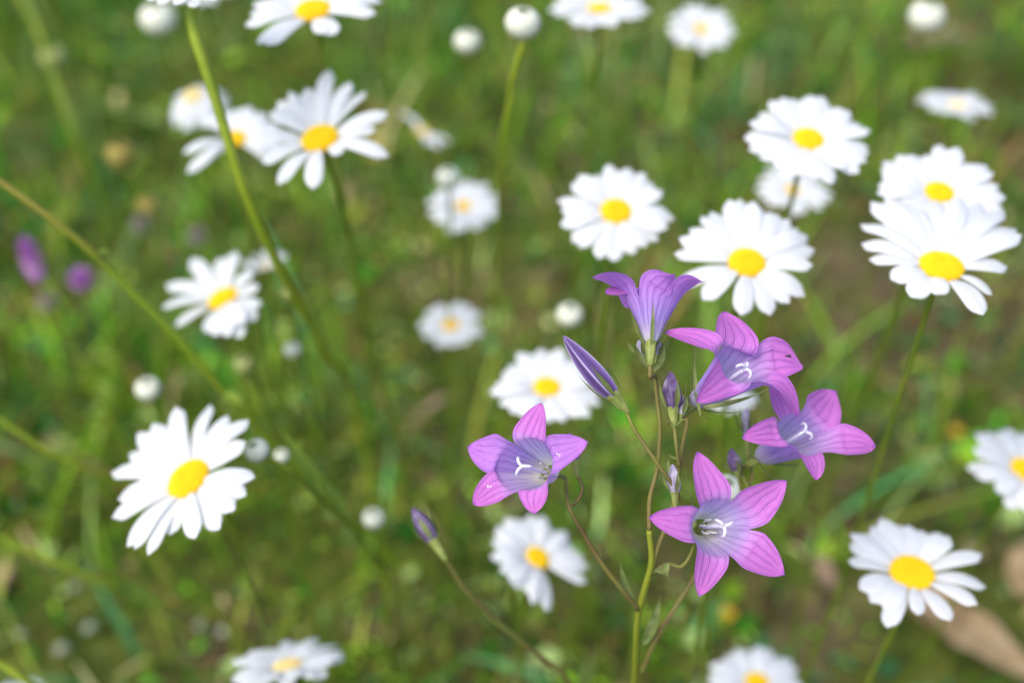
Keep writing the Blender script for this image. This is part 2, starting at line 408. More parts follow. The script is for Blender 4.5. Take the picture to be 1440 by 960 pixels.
def disc_mesh(material, name='disc'):
    vs, fs, at = [], [], []
    # dome, radius 1, height .42, dimple at the middle, then florets on a golden-angle spiral
    def hz(r): return 0.42 * math.sqrt(max(0, 1 - r ** 2.6)) - 0.09 * math.exp(-(r / .28) ** 2)
    nr, ns = 14, 40
    for i in range(nr + 1):
        r = i / nr
        for j in range(ns):
            a = 6.28318 * j / ns; vs.append((r * math.cos(a), r * math.sin(a), hz(r))); at.append(0.2)
    for i in range(nr):
        for j in range(ns):
            j2 = (j + 1) % ns; fs.append((i * ns + j, (i + 1) * ns + j, (i + 1) * ns + j2, i * ns + j2))
    NF = 330
    for k in range(NF):
        r = math.sqrt((k + .5) / NF) * 0.985; a = k * 2.39996; rr = 0.044 + 0.016 * r; x, y, z = r * math.cos(a), r * math.sin(a), hz(r)
        nrm = Vector((x * r * 1.1, y * r * 1.1, 0.75)).normalized(); s = nrm.orthogonal().normalized(); q = nrm.cross(s); b = len(vs)
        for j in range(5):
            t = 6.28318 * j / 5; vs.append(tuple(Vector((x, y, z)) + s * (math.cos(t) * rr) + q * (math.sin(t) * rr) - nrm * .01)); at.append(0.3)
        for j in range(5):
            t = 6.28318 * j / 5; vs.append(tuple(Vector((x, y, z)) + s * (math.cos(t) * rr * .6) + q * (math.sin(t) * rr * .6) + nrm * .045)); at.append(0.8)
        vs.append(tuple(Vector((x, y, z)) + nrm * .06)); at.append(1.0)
        for j in range(5):
            j2 = (j + 1) % 5; fs.append((b + j, b + j2, b + 5 + j2, b + 5 + j)); fs.append((b + 5 + j, b + 5 + j2, b + 10))
    me = bpy.data.meshes.new(name); me.from_pydata(vs, [], fs)
    a_ = me.attributes.new('ridge', 'FLOAT', 'POINT'); a_.data.foreach_set('value', at)
    me.polygons.foreach_set('use_smooth', [True] * len(me.polygons)); me.materials.append(material); return me
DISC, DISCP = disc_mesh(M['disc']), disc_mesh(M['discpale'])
def lathe_geo(prof, seg=20):
    vs, fs = [], []
    for r, z in prof:
        for j in range(seg):
            a = 6.28318 * j / seg; vs.append(Vector((r * math.cos(a), r * math.sin(a), z)))
    for i in range(len(prof) - 1):
        for j in range(seg):
            j2 = (j + 1) % seg; fs.append((i * seg + j, i * seg + j2, (i + 1) * seg + j2, (i + 1) * seg + j))
    return vs, fs
def cup_mesh():
    g = [lathe_geo([(0.0, -0.62), (0.35, -0.60), (0.75, -0.42), (1.02, -0.12), (1.06, 0.02), (0.9, 0.06)])]
    for ring, (n, z0, r0) in enumerate(((13, -0.45, 0.72), (15, -0.25, 0.95))):
        for k in range(n):
            a = 6.28318 * (k + .5 * ring) / n; d = Vector((math.cos(a), math.sin(a), 0))
            g.append(leaf_geo(d * r0 + Vector((0, 0, z0)), d * (r0 + .36) + Vector((0, 0, z0 + .34)), .34, d * .06, Vector((-d.y, d.x, 0)), 2, 4))
    v, f = merge(*g)
    me = bpy.data.meshes.new('bracts'); me.from_pydata([tuple(q) for q in v], [], f); me.polygons.foreach_set('use_smooth', [True] * len(me.polygons)); me.materials.append(M['bract']); return me
CUP = cup_mesh()
ELEV = lambda py: PITCH + math.atan((py - 480) / FPX)
def head_normal(px, py, ratio, tx):
    al = math.asin(min(.999, ratio)) - ELEV(py)
    el = ELEV(py)                                  # tilt towards (+) or away from (-) the viewer in the upright plane
    n = Vector((tx, -math.sin(al), math.cos(al))); return n.normalized()
def stem_path(h, n, rnd, lean=None, way=None):
    """from the head down to the soil"""
    if way:
        pts = [h] + [P(*w_) for w_ in way]
        last = pts[-1]
        if last.z > 0.03:
            d = (last - pts[-2]); b = last + Vector((d.x * 0.5, d.y * 0.5, 0)); pts.append(Vector((b.x, b.y, gh(b.x, b.y) - 0.006)))
        return pts
    lx, ly = lean if lean else (rnd.uniform(-.03, .05), rnd.uniform(-.02, .05))
    base = Vector((h.x + lx, h.y + ly, 0)); base.z = gh(base.x, base.y) - 0.006
    q = h - n * 0.02
    mid = q.lerp(base, 0.45) + Vector((-lx * .25 + rnd.uniform(-.006, .006), rnd.uniform(-.008, .008), 0))
    return [h, q, mid, base]
def stem_leaves(e, pts, rnd, k, size=1.0):
    c = catmull([Vector(p) for p in pts], 8)
    for _ in range(k):
        i = rnd.randrange(len(c) // 3, len(c) - 2); p = c[i]; a = rnd.uniform(0, 6.283)
        d = Vector((math.cos(a), math.sin(a), rnd.uniform(.7, 1.6))).normalized(); L = rnd.uniform(.018, .035) * size
        v, f = leaf_geo(p, p + d * L, L * .17, Vector((-d.x, -d.y, .3)) * L * .1); obj('leaf', v, f, M['leaf'], e)
def daisy(px, py, W, ratio, label, tx=0.0, D=0.045, d=None, n=21, seed=1, disc=0.27, tips=None, fill=None, lean=None, way=None,
          cupa=0.13, pale=False, leaves=1, pw=0.0061, sr=0.0009, smat='stemdull', nostem=False):
    rnd = random.Random(seed * 13 + 5); d = d or D * FPX / W
    h = P(px, py, d); nr = head_normal(px, py, ratio, tx); rot = frame(nr, RT)
    Rd = disc * D / 2; path = stem_path(h - nr * Rd * .55, nr, rnd, lean, way)
    e = thing('daisy', path[-1], label, 'daisy', 'white daisies standing in the meadow')
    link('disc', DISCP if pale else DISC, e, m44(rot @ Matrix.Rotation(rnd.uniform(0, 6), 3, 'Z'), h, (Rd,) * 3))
    link('bracts', CUP, e, m44(rot, h + nr * 0.0003, (Rd * .9,) * 3))
    lst = []
    X, Y = rot.col[0], rot.col[1]
    for t in tips or []:
        q = on_plane(t[0], t[1], h, nr) - h; lst.append((math.atan2(q.dot(Y), q.dot(X)), q.length, t[2] if len(t) > 2 else 1.0))
    fl = fill if fill is not None else ([(0, 360, n)] if not tips else [])
    for a0, a1, k in fl:
        k = round(k * 1.12)
        for i in range(k):
            lst.append((R(a0 + (a1 - a0) * (i + .5 + rnd.uniform(-.22, .22)) / k), D / 2 * rnd.uniform(.88, 1.04), rnd.uniform(.95, 1.22)))
    for i, (a, L, wf) in enumerate(lst):
        lift = cupa + rnd.uniform(-.09, .09)
        r_ = rot @ Matrix.Rotation(a, 3, 'Z') @ Matrix.Rotation(-lift, 3, 'Y') @ Matrix.Rotation(rnd.uniform(-.12, .12), 3, 'X')
        st = rot @ Vector((math.cos(a), math.sin(a), 0)) * (Rd * .78)
        ll = L - Rd * .78
        link('petal', PETALS[rnd.randrange(9)], e, m44(r_, h + st + nr * (0.00045 * (i % 3) - .0002), (ll, pw * wf * D / .045, ll)))
    tube('stem', path, [sr * 1.25, sr, sr * .95, sr * 1.1], M[smat], e)
    stem_leaves(e, path, rnd, leaves)
    return e
def bud_mesh():
    vs, fs, at = [], [], []
    nr, ns = 12, 32
    for i in range(nr + 1):
        t = i / nr; a = t * math.pi * .9; r = math.sin(a) ** .85 if i else .02; z = -math.cos(a)
        for j in range(ns):
            th = 6.28318 * j / ns; k = 1 + 0.045 * math.cos(th * 14) * math.sin(a); vs.append((r * k * math.cos(th), r * k * math.sin(th), z * .82)); at.append(0)
    for i in range(nr):
        for j in range(ns):
            j2 = (j + 1) % ns; fs.append((i * ns + j, i * ns + j2, (i + 1) * ns + j2, (i + 1) * ns + j))
    me = bpy.data.meshes.new('bloom'); me.from_pydata(vs, [], fs); me.polygons.foreach_set('use_smooth', [True] * len(me.polygons)); return me
BUDM = {}
for k in ('budwhite', 'budgreen', 'seed', 'cloverpale'):
    BUDM[k] = bud_mesh(); BUDM[k].materials.append(M[k])
def budcup_mesh():
    g = [lathe_geo([(0.0, -0.98), (0.3, -0.97), (0.70, -0.74), (0.90, -0.50), (0.94, -0.42)])]
    for ring, (n, z0, r0) in enumerate(((11, -0.80, 0.66), (13, -0.60, 0.90))):
        for k in range(n):
            a = 6.28318 * (k + .5 * ring) / n; dd = Vector((math.cos(a), math.sin(a), 0))
            g.append(leaf_geo(dd * r0 + Vector((0, 0, z0)), dd * (r0 + .06) + Vector((0, 0, z0 + .30)), .36, dd * .06, Vector((-dd.y, dd.x, 0)), 2, 4))
    v, f = merge(*g)
    me = bpy.data.meshes.new('bracts'); me.from_pydata([tuple(q) for q in v], [], f); me.polygons.foreach_set('use_smooth', [True] * len(me.polygons)); me.materials.append(M['budgreen']); return me
BCUP = budcup_mesh()
def bud(px, py, r_px, d, label, kind='budwhite', name='daisy_bud', cat='flower bud', group='round unopened daisy buds', tx=0.0, seed=1, lean=None, way=None, rz=1.0, sr=0.0007, leaves=0, smat='stemdull'):
    rnd = random.Random(seed * 7 + 3); h = P(px, py, d); r = r_px * .9 * d / FPX
    nr = Vector((tx, -.1, 1)).normalized(); rot = frame(nr, RT)
    path = stem_path(h - nr * r * .8, nr, rnd, lean, way)
    e = thing(name, path[-1], label, cat, group)
    link('bloom', BUDM[kind], e, m44(rot, h, (r, r, r * rz)))
    link('bracts', BCUP, e, m44(rot, h - nr * r * .12, (r * .98, r * .98, r * rz * .9)))
    tube('stem', path, [sr * 1.3, sr, sr, sr * 1.1], M[smat], e)
    stem_leaves(e, path, rnd, leaves)
    return e

# ------------------------------------------------------------------ daisies
def c6(x, y): return (100 + x / 3.4275, 540 + y / 3.4275)
daisy(267, 675, 205, .80, 'large daisy with leaning yellow disc, biggest bloom at the left, beside a round bud', tx=-.42, D=.046, disc=.32, seed=3,
      tips=[c6(*t) for t in ((665, 92), (755, 145), (858, 172), (545, 140), (420, 205), (338, 250), (262, 318), (195, 432), (218, 545), (216, 662), (270, 785), (320, 815), (378, 838), (475, 728), (615, 764), (715, 712), (800, 628), (892, 455), (850, 540), (850, 290))],
      leaves=2, lean=(.03, .02), pw=.0066)
daisy(1050, 371, 203, .74, 'wide daisy just above the pink bellflower, spreading petals above and below its disc', D=.046, disc=.26, seed=5,
      tips=[(1148, 345), (1142, 380), (1133, 414), (1085, 438), (1043, 444), (987, 420), (952, 392), (949, 352), (1110, 425, .8), (970, 320), (986, 303), (1003, 292), (1024, 287), (1042, 282), (1058, 290), (1071, 292), (1085, 302), (1096, 304), (1112, 308), (1124, 314), (1138, 326), (955, 335)], cupa=.05, pw=.0064)
daisy(1323, 377, 228, .62, 'broadest daisy on the right, with a long petal hanging below its disc', D=.050, d=.345, disc=.27, seed=8,
      tips=[(1382, 446), (1397, 411, .6), (1313, 418), (1281, 420), (1252, 396), (1222, 362), (1222, 292), (1245, 283), (1270, 288), (1298, 296), (1322, 292), (1350, 288), (1380, 285), (1410, 296), (1432, 318), (1434, 345), (1418, 372), (1209, 316), (1212, 340)], cupa=.08, pw=.0064, leaves=1)
daisy(1320, 273, 185, .70, 'daisy right behind the broadest daisy at the right, its lower petals covered', D=.044, disc=.23, seed=9, n=23)
daisy(1136, 198, 180, .68, 'full daisy overlapping a smaller one below it, upper right', D=.044, disc=.25, seed=12, n=22)
daisy(1115, 269, 118, .60, 'smaller daisy tucked under the full daisy at upper right', D=.034, disc=.20, seed=14, n=14, d=.50)
daisy(866, 299, 168, .78, 'evenly rayed daisy above the topmost bellflower, left of the wide daisy', D=.042, disc=.27, seed=15, n=19, tx=.03)
daisy(769, 546, 158, .70, 'daisy directly behind the bellflower bud and the left bellflower', D=.042, disc=.25, seed=18, n=20)
daisy(755, 785, 148, .78, 'daisy leaning right below the left bellflower, with two lone lower petals', D=.040, disc=.25, seed=20, tx=.42,
      tips=[(823, 822), (770, 860), (745, 855, .8), (812, 800, .8)], fill=[(-5, 262, 20)])
daisy(1282, 807, 200, .75, 'flat open daisy at lower right above a tan dead leaf', D=.046, disc=.31, seed=23,
      tips=[(1245, 880), (1335, 876), (1372, 858), (1388, 820), (1380, 782), (1290, 868, .8), (1192, 790), (1205, 762)], fill=[(35, 150, 9), (190, 235, 3)], lean=(-.012, .0))
daisy(1440, 661, 158, .78, 'daisy cut off by the right edge, only its left half showing', D=.042, disc=.26, seed=26, n=17, tx=.1, leaves=0)
daisy(451, 197, 186, .66, 'sparse daisy with long separate petals in front of a hidden daisy, upper left', D=.046, disc=.29, seed=28, tx=-.13,
      tips=[(388, 138), (433, 128), (466, 108), (498, 124), (513, 128), (547, 163), (528, 182), (546, 218), (440, 266), (392, 262), (368, 228), (385, 170), (366, 200), (408, 134, .7), (480, 218, .8)], leaves=1)
daisy(331, 196, 135, .60, 'daisy half hidden behind the sparse daisy and crossed by a tall stem', D=.040, disc=.24, seed=30, n=14, tx=.12,
      tips=[(262, 240, 1.1), (275, 246), (258, 222)], fill=[(-40, 150, 13)], d=.46)
daisy(272, 136, 92, .66, 'fading daisy with a washed out cream centre behind the tall stem', D=.036, disc=.26, seed=33, n=18, cupa=-.55, pale=True, d=.54, tx=-.15)
daisy(441, 17, 192, .50, 'long petalled daisy cropped by the top edge, left of centre', D=.048, disc=.27, seed=35,
      tips=[(375, 74), (362, 70), (345, 42), (352, 22), (455, 50, .9), (530, 30), (534, 5), (470, 48)], fill=[(5, 175, 10)], d=.40, tx=-.05)
daisy(595, 186, 80, .40, 'small daisy seen edge on with half its petals gone', D=.032, disc=.26, seed=37, tips=[(632, 205), (618, 208), (603, 205), (565, 158, .8), (575, 165)], fill=[], d=.62, tx=.25, pale=True)
daisy(652, 291, 108, .72, 'small daisy with a round white bud against its upper edge', D=.036, disc=.20, seed=39, n=16, d=.54)
daisy(634, 458, 94, .72, 'tiny gappy daisy in the middle of the picture', D=.032, disc=.25, seed=41, n=10, d=.56, pw=.0085)
daisy(986, 42, 108, .62, 'small daisy near the top edge, right of the middle', D=.036, disc=.20, seed=43, n=15, d=.56)
daisy(843, 15, 140, .36, 'nearly edge on daisy touching the top edge, right of the big bud', D=.042, disc=.26, seed=45, n=20, d=.48)
daisy(1345, 150, 118, .34, 'edge on daisy near the upper right corner showing hardly any yellow', D=.038, disc=.24, seed=47, n=18, pale=True, d=.54, cupa=.15)
daisy(315, 421, 146, .60, 'tilted daisy with a narrow yellow disc, left side above the small buds', D=.048, disc=.26, seed=49, tx=-.30, d=.44, pw=.0062, tips=[(278, 376), (238, 407), (233, 440), (243, 453), (310, 482), (350, 467), (367, 433), (313, 367), (340, 366), (293, 470), (326, 480), (338, 474), (360, 450), (358, 385), (366, 408), (262, 398, .8)], fill=[])
daisy(374, 376, 55, .50, 'half opened daisy peeking out behind the tilted daisy at left', D=.022, disc=.2, seed=51, n=8, d=.50, cupa=.5, pale=True)
daisy(405, 938, 160, .42, 'low angled daisy at the bottom edge, left of centre', D=.042, disc=.27, seed=53, n=21, tx=-.12, cupa=.15, pale=True)
daisy(1064, 960, 138, .74, 'daisy cropped by the bottom edge below the lowest bellflower', D=.040, disc=.25, seed=55, n=22)
daisy(1022, 562, 58, .5, 'white daisy mostly hidden behind the bellflower cluster', D=.024, disc=.2, seed=57, n=14, d=.42, lean=(-.01, .02), pale=True)
daisy(18, 985, 90, .6, 'daisy whose petals just enter at the bottom left corner', D=.030, seed=59, n=15, way=None, d=.50)
daisy(272, -14, 60, .35, 'daisy at the very top on the tall bending stem', D=.030, disc=.25, seed=61, n=14, d=.355, sr=.0017, smat='stem',
      way=[(272, 40, .357), (300, 130, .362), (345, 270, .375), (395, 380, .40), (455, 490, .46), (505, 590, .56)], leaves=0)
daisy(285, -12, 100, .35, 'blurred daisy cropped by the top edge behind the tall stem', D=.036, disc=.25, seed=63, n=14, d=.60)

# ------------------------------------------------------------------ daisy buds
bud(735, 32, 27, .40, 'large white bud with green bracts at the top middle', seed=2, tx=.05, sr=.0010, smat='stem', way=[(735, 62, .402), (722, 110, .41), (708, 190, .43), (702, 280, .47), (700, 400, .55), (702, 520, .64)])
bud(222, 26, 27, .55, 'white bud near the top left, left of the tall stem', seed=3)
bud(657, 58, 20, .52, 'small white bud to the left of the large top middle bud', seed=4)
bud(1303, 23, 27, .52, 'white bud near the top right corner', seed=5)
bud(630, 249, 18, .50, 'white bud touching the upper edge of a small daisy', seed=6)
bud(801, 442, 20, .46, 'white bud between the evenly rayed daisy and the purple bellflower bud', seed=7)
bud(208, 546, 19, .46, 'cream bud standing alone above the big left daisy', seed=8)
bud(343, 511, 15, .50, 'greenish bud below the tilted daisy, left of a slightly smaller bud', kind='budgreen', seed=9)
bud(411, 491, 13, .48, 'small pale bud right below the tilted daisy', seed=10)
bud(361, 633, 19, .375, 'cream bud touching the right side of the big left daisy', kind='budwhite', seed=11, sr=.0009, tx=-.3, way=[(378, 645, .376), (410, 663, .38), (455, 705, .40), (510, 760, .43), (560, 840, .50)], leaves=2)
bud(396, 640, 11, .43, 'tiny white bud just right of the cream bud by the big left daisy', seed=12)
bud(525, 728, 16, .47, 'yellowish round bud low in the middle, left of a blurred purple bud', seed=13)
bud(1022, 688, 24, .36, 'pale bud hidden behind the lowest bellflower', seed=14, lean=(0, .02))
bud(407, 412, 11, .46, 'tiny green bud beside the tall stem', kind='budgreen', seed=15)
G2 = 'faded seed heads among the grass at the left'
bud(170, 218, 21, .60, 'yellow brown seed head at left of the hidden daisy', 'seed', 'seed_head', 'seed head', G2, seed=16, rz=1.3)
bud(207, 288, 16, .66, 'dull seed head below and right of the yellow brown one', 'seed', 'seed_head', 'seed head', G2, seed=17)
bud(75, 80, 20, .72, 'greenish seed head near the top left corner', 'budgreen', 'seed_head', 'seed head', G2, seed=18)
G3 = 'clover blooms at the left'
def clover(px, py, r_px, hpx, d, mt, label, seed):
    rnd = random.Random(seed); h = P(px, py, d); r = r_px * d / FPX; hh = hpx * d / FPX
    base = Vector((h.x + .01, h.y + .01, 0)); base.z = gh(base.x, base.y) - .005
    e = thing('clover_bloom', base, label, 'clover', G3)
    g = []
    for k in range(90):
        t = (k + .5) / 90; z = (t * 2 - 1); rr = math.sqrt(max(0, 1 - z * z)); a = k * 2.39996
        p0 = h + Vector((rr * math.cos(a) * r * .35, rr * math.sin(a) * r * .35, z * hh * .4)); p1 = h + Vector((rr * math.cos(a) * r, rr * math.sin(a) * r, z * hh + .002))
        g.append(leaf_geo(p0, p1, r * .32, Vector((0, 0, .001)), None, 2, 4))
    v, f = merge(*g); obj('bloom', v, f, mt, e)
    tube('stem', [h - Vector((0, 0, hh * .5)), h.lerp(base, .5) + Vector((.004, 0, 0)), base], [.0007, .0008, .0009], M['stem'], e)
    v, f = leaf_geo(h.lerp(base, .4), h.lerp(base, .4) + Vector((.02, -.005, .012)), .008, (0, 0, .003)); obj('leaf', v, f, M['leaf'], e)
clover(46, 370, 17, 48, .58, M['clover'], 'tall purple clover bloom near the left edge', 1)
clover(114, 396, 18, 18, .60, M['clover'], 'round purple clover bloom right of the tall one', 2)
clover(198, 320, 14, 13, .72, M['cloverpale'], 'pale pinkish clover bloom beneath the dull seed head', 3)
clover(277, 336, 14, 13, .72, M['cloverpale'], 'pale pinkish clover bloom above the tilted daisy', 4)
clover(68, 428, 15, 13, .66, M['cloverpale'], 'whitish withered clover bloom under the tall purple one', 5)

# ------------------------------------------------------------------ bare stems crossing the left
def bare(paths, label, r, mt, leaves=(), name='grass_stalk', cat='stalk'):
    pts = [P(*p) for p in paths]; last = pts[-1]; d = (last - pts[-2])
    b = Vector((last.x + d.x * .4, last.y + d.y * .4 + .01, 0)); b.z = gh(b.x, b.y) - .006; pts.append(b)
    e = thing(name, b, label, cat, 'leaning stalks crossing the left side')
    tube('stem', pts, [r * .8, r, r, r * 1.1], mt, e)
    for (x, y, dd, x2, y2, d2, wd) in leaves:
        v, f = leaf_geo(P(x, y, dd), P(x2, y2, d2), wd, Vector((0, 0, .001))); obj('leaf', v, f, M['leaf'], e)
    return e
bare([(-60, 205, .37), (0, 255, .375), (70, 306, .38), (140, 365, .39), (240, 465, .41), (320, 556, .43), (400, 640, .46), (480, 720, .50), (560, 800, .58)],
     'reddish green stalk slanting in from the left edge with small leaflets', .00135, M['stemred'],
     [(134, 362, .389, 156, 354, .386, .0032), (312, 552, .428, 345, 575, .425, .0045), (415, 650, .462, 428, 612, .455, .005)])
bare([(-60, 550, .44), (0, 590, .45), (70, 635, .46), (150, 670, .48), (240, 700, .52), (340, 760, .60)], 'thin dark stalk slanting in under the reddish one at left', .0011, M['stem'])
bare([(-60, 720, .48), (0, 755, .49), (90, 795, .50), (170, 828, .52), (250, 852, .55), (300, 850, .60)], 'blurred green stalk with broad leaves at the lower left', .0014, M['stem'],
     [(150, 820, .515, 240, 858, .53, .010), (300, 850, .60, 245, 800, .58, .009), (170, 828, .52, 150, 800, .5, .006)])
bare([(-40, 905, .40), (0, 932, .405), (45, 962, .41), (120, 1000, .45)], 'short green stalk cutting across the bottom left corner', .0012, M['stem'])
bare([(20, -20, .70), (60, 60, .70), (100, 180, .72), (140, 280, .76), (170, 380, .84)], 'faint yellow green stalk at the upper left corner', .0016, M['stem'])

# ------------------------------------------------------------------ small things on the ground
def dry_leaf(px, py, L, wd, az, label, mt, seed, z=.012):
    p = ground_at(px, py) + Vector((0, 0, z)); d = Vector((math.cos(az), math.sin(az), .06))
    v, f = leaf_geo(p - d * L / 2, p + d * L / 2, wd, Vector((0, 0, .006)), None, 8, 16, .12)
    rnd = random.Random(seed); v = [q + Vector((0, 0, .004 * noise.noise(q * 60))) for q in v]
    o = obj('dry_leaf', v, f, mt); tag(o, label, 'dead leaf', 'fallen dry leaves on the soil'); return o
dry_leaf(1365, 935, .105, .030, R(-48), 'long tan dead leaf running into the bottom right corner', M['dry'], 1)
dry_leaf(1300, 890, .06, .030, R(-80), 'tan dead leaf under the flat open daisy', M['dry'], 2, .016)
dry_leaf(1425, 830, .05, .022, R(60), 'brown dead leaf at the right edge beside the flat open daisy', M['dry'], 3)
dry_leaf(5, 835, .04, .022, R(80), 'pinkish dead leaf at the left edge', M['dry2'], 4, .004)
dry_leaf(620, 610, .05, .005, R(40), 'narrow greyish dead leaf left of the left bellflower', M['dry2'], 5, .03)
dry_leaf(1320, 70, .08, .05, R(10), 'pinkish brown dead leaf under the top right bud', M['dry2'], 6)
dry_leaf(1150, 815, .03, .010, R(110), 'faint pinkish dead leaf between the lowest bellflower and the flat open daisy', M['dry2'], 7)
dry_leaf(535, 270, .04, .014, R(80), 'upright orange brown leaf left of the small daisy with a bud', M['seed'], 8, .05)
def blob(px, py, r, label, seed):  # small pale flattened sphere set just above the soil
    rnd = random.Random(seed); p = ground_at(px, py) + Vector((0, 0, .012)); bm = bmesh.new(); bmesh.ops.create_icosphere(bm, subdivisions=3, radius=1)
    vs = [v.co.copy() for v in bm.verts]; fs = [tuple(v.index for v in f.verts) for f in bm.faces]; bm.free()
    vs = [p + Vector((q.x * r * 1.2, q.y * r, q.z * r * .7)) * (1 + .25 * noise.noise(q * 1.3 + Vector((seed, 0, 0)))) for q in vs]
    o = obj('blob', vs, fs, M['blob']); tag(o, label, 'blob', 'pale blobs at the lower left')
for i, (x, y, l) in enumerate(((121, 862, 'pale pebble below the broad leaves at lower left, highest of its cluster'), (141, 918, 'pale pebble directly below the highest one at lower left'),
                               (45, 922, 'pale pebble closest to the left edge'), (102, 942, 'pale pebble in the bottom left corner, lowest of all'),
                               (290, 905, 'pale pebble under the big left daisy, left of its twin'), (322, 908, 'pale pebble nearest the low angled bottom daisy'))):
    blob(x, y, .0026 + .0008 * (i % 2), l, i + 1)
def little_yellow(px, py, label, seed, z=.018):
    p = ground_at(px, py); h = p + Vector((0, 0, z)); e = thing('yellow_flower', p, label, 'yellow flower', 'little yellow flowers near the soil')
    for k in range(5):
        a = 1.2566 * k + seed; d = Vector((math.cos(a), math.sin(a), .35)) * .006
        v, f = leaf_geo(h, h + d, .0055, (0, 0, .001)); obj('petal', v, f, M['yellow'], e)
    tube('stem', [h, h.lerp(p, .5) + Vector((.002, 0, 0)), p - Vector((0, 0, .004))], [.0006, .0007, .0008], M['stem'], e)
little_yellow(1335, 632, 'little yellow flower left of the right edge daisy', 1)
little_yellow(1020, 876, 'little orange yellow flower under the lowest bellflower', 2)

# ------------------------------------------------------------------ bellflower kit
def bell_flower(parent, label, d0, Mpx, axis, L, sin_px, tip_px, pist=(0, 0), wmax=.0053, reach=.0208, T0k=1.0, curl=None, wm=None, stig=1.0, wend=None, slim=False, proll=0.0, ksep=None, focus_pollen=()):
    a = cv(*axis).normalized(); Mp = P(*Mpx, d0); B = Mp - a * L
    S = [on_plane(x, y, Mp, a) for x, y in sin_px]
    n = 5; NU, NW, NL = 14, 10, 22
    verts, faces, uvs = [], [], []
    r0_, wa, pa, pb = (0.24, .42, .55, 1.7) if slim else (0.30, .62, .48, 1.9)
    def rho(h): return r0_ + (1 - r0_) * (wa * h ** pa + (1 - wa) * h ** pb)
    drho = (1 - r0_) * (wa * pa + (1 - wa) * pb)
    evals = []
    for i in range(n):
        s0, s1 = S[i - 1], S[i]; C0 = (s0 + s1) / 2; wd0 = (s1 - s0) / 2; hw0 = wd0.length; wdir = wd0.normalized()
        rad = (C0 - Mp); rad -= a * rad.dot(a); radn = rad.normalized(); sag0 = hw0 * .33
        tp = tip_px[i]; ov = tp[2] if len(tp) > 2 else None
        rr = ray(tp[0], tp[1])
        if ov is not None: T = CAM + rr * (d0 - ov)
        else:
            T = on_plane(tp[0], tp[1], Mp, a)
            if (T - Mp).length > reach:
                b_ = rr.dot(Mp - CAM) / rr.dot(rr); near = CAM + rr * b_; perp = (near - Mp).length
                s = math.sqrt(max(0, reach ** 2 - perp ** 2)) / rr.length
                T = CAM + rr * (b_ + (s if (T - near).dot(rr) > 0 else -s))
        LL = (T - C0).length
        t0 = (a * L + rad * drho).normalized() * LL * (T0k[i] if isinstance(T0k, (list, tuple)) else T0k)
        cu = (curl[i] if curl else 0.35)
        t1 = ((T - C0).normalized() - a * cu).normalized() * LL * 1.0
        wmx = (wm[i] if wm else wmax); we = cv(*wend[i]).normalized() if wend and wend.get(i) else wdir
        if we.dot(wdir) < 0: we = -we
        def lobe(s, u, C0=C0, T=T, t0=t0, t1=t1, wdir=wdir, hw0=hw0, sag0=sag0, radn=radn, wmx=wmx, i=i, we=we):
            h00, h10, h01, h11 = 2*s**3-3*s**2+1, s**3-2*s**2+s, -2*s**3+3*s**2, s**3-s**2
            c = C0 * h00 + t0 * h10 + T * h01 + t1 * h11
            tg = C0 * (6*s*s-6*s) + t0 * (3*s*s-4*s+1) + T * (6*s-6*s*s) + t1 * (3*s*s-2*s)
            tg.normalize(); k2 = min(1, s / .5); k2 = k2 * k2 * (3 - 2 * k2); wr = wdir.lerp(we, k2); wv = (wr - tg * wr.dot(tg)).normalized(); N = wv.cross(tg)
            if s < .02 and N.dot(radn) < 0 or FL[i] < 0: N = -N
            k = min(1, s / .36); k = k * k * (3 - 2 * k)
            wd = hw0 + (wmx - hw0) * k
            if s > .36: t = (s - .36) / .64; wd = wmx * (1 - t ** 2.15) * (1 - .10 * math.sin(math.pi * t))
            sg = sag0 * (1 - s) + .0009 * s
            rip = .00022 * math.sin(7 * s + i * 2 + 3 * u) * abs(u) * min(1, s * 3)
            return c + wv * (wd * u) + N * (sg * (1 - u * u) * (wd / max(hw0, 1e-6) if s > .36 else 1) + rip)
        # orient the outward normal once
        tg0 = t0.normalized(); wv0 = (wdir - tg0 * wdir.dot(tg0)).normalized()
        FL[i] = 1 if wv0.cross(tg0).dot(radn) >= 0 else -1
        evals.append(lobe); base = len(verts)
        for r_ in range(NW + NL + 1):
            for c_ in range(NU + 1):
                u = c_ / NU * 2 - 1
                if r_ < NW:
                    h = r_ / NW; q = lobe(0, u); verts.append(B + (Mp - B) * h + (q - Mp) * rho(h)); v = h * .45
                else:
                    s = (r_ - NW) / NL; verts.append(lobe(s, u)); v = .45 + .55 * s
                uvs.append(((u + 1) / 2, v))
        for r_ in range(NW + NL):
            for c_ in range(NU):
                q = base + r_ * (NU + 1) + c_
                f = (q, q + 1, q + NU + 2, q + NU + 1); faces.append(f)
    fl = obj('flower', verts, faces, M['bell'], parent, uvs=uvs)
    me = fl.data; bm = bmesh.new(); bm.from_mesh(me); bmesh.ops.remove_doubles(bm, verts=bm.verts, dist=1e-5)
    bmesh.ops.recalc_face_normals(bm, faces=bm.faces)
    # front side = inside of the bell
    sgn = sum((f.normal.dot((Mp - f.calc_center_median())) for f in bm.faces if (f.calc_center_median() - B).dot(a) < L * .7))
    if sgn < 0: bmesh.ops.reverse_faces(bm, faces=bm.faces)
    bm.to_mesh(me); bm.free()
    fl['label'] = label
    # pistil: style and three curled stigmas
    X = (RT - a * RT.dot(a)).normalized(); Y = a.cross(X)
    lean = X * pist[0] + Y * pist[1]
    top = Mp + a * (.0005) + lean; g = [tube_geo([B + a * .001, B.lerp(top, .5) + lean * .2, top], [.0006, .00055, .0006], 8, 6)]
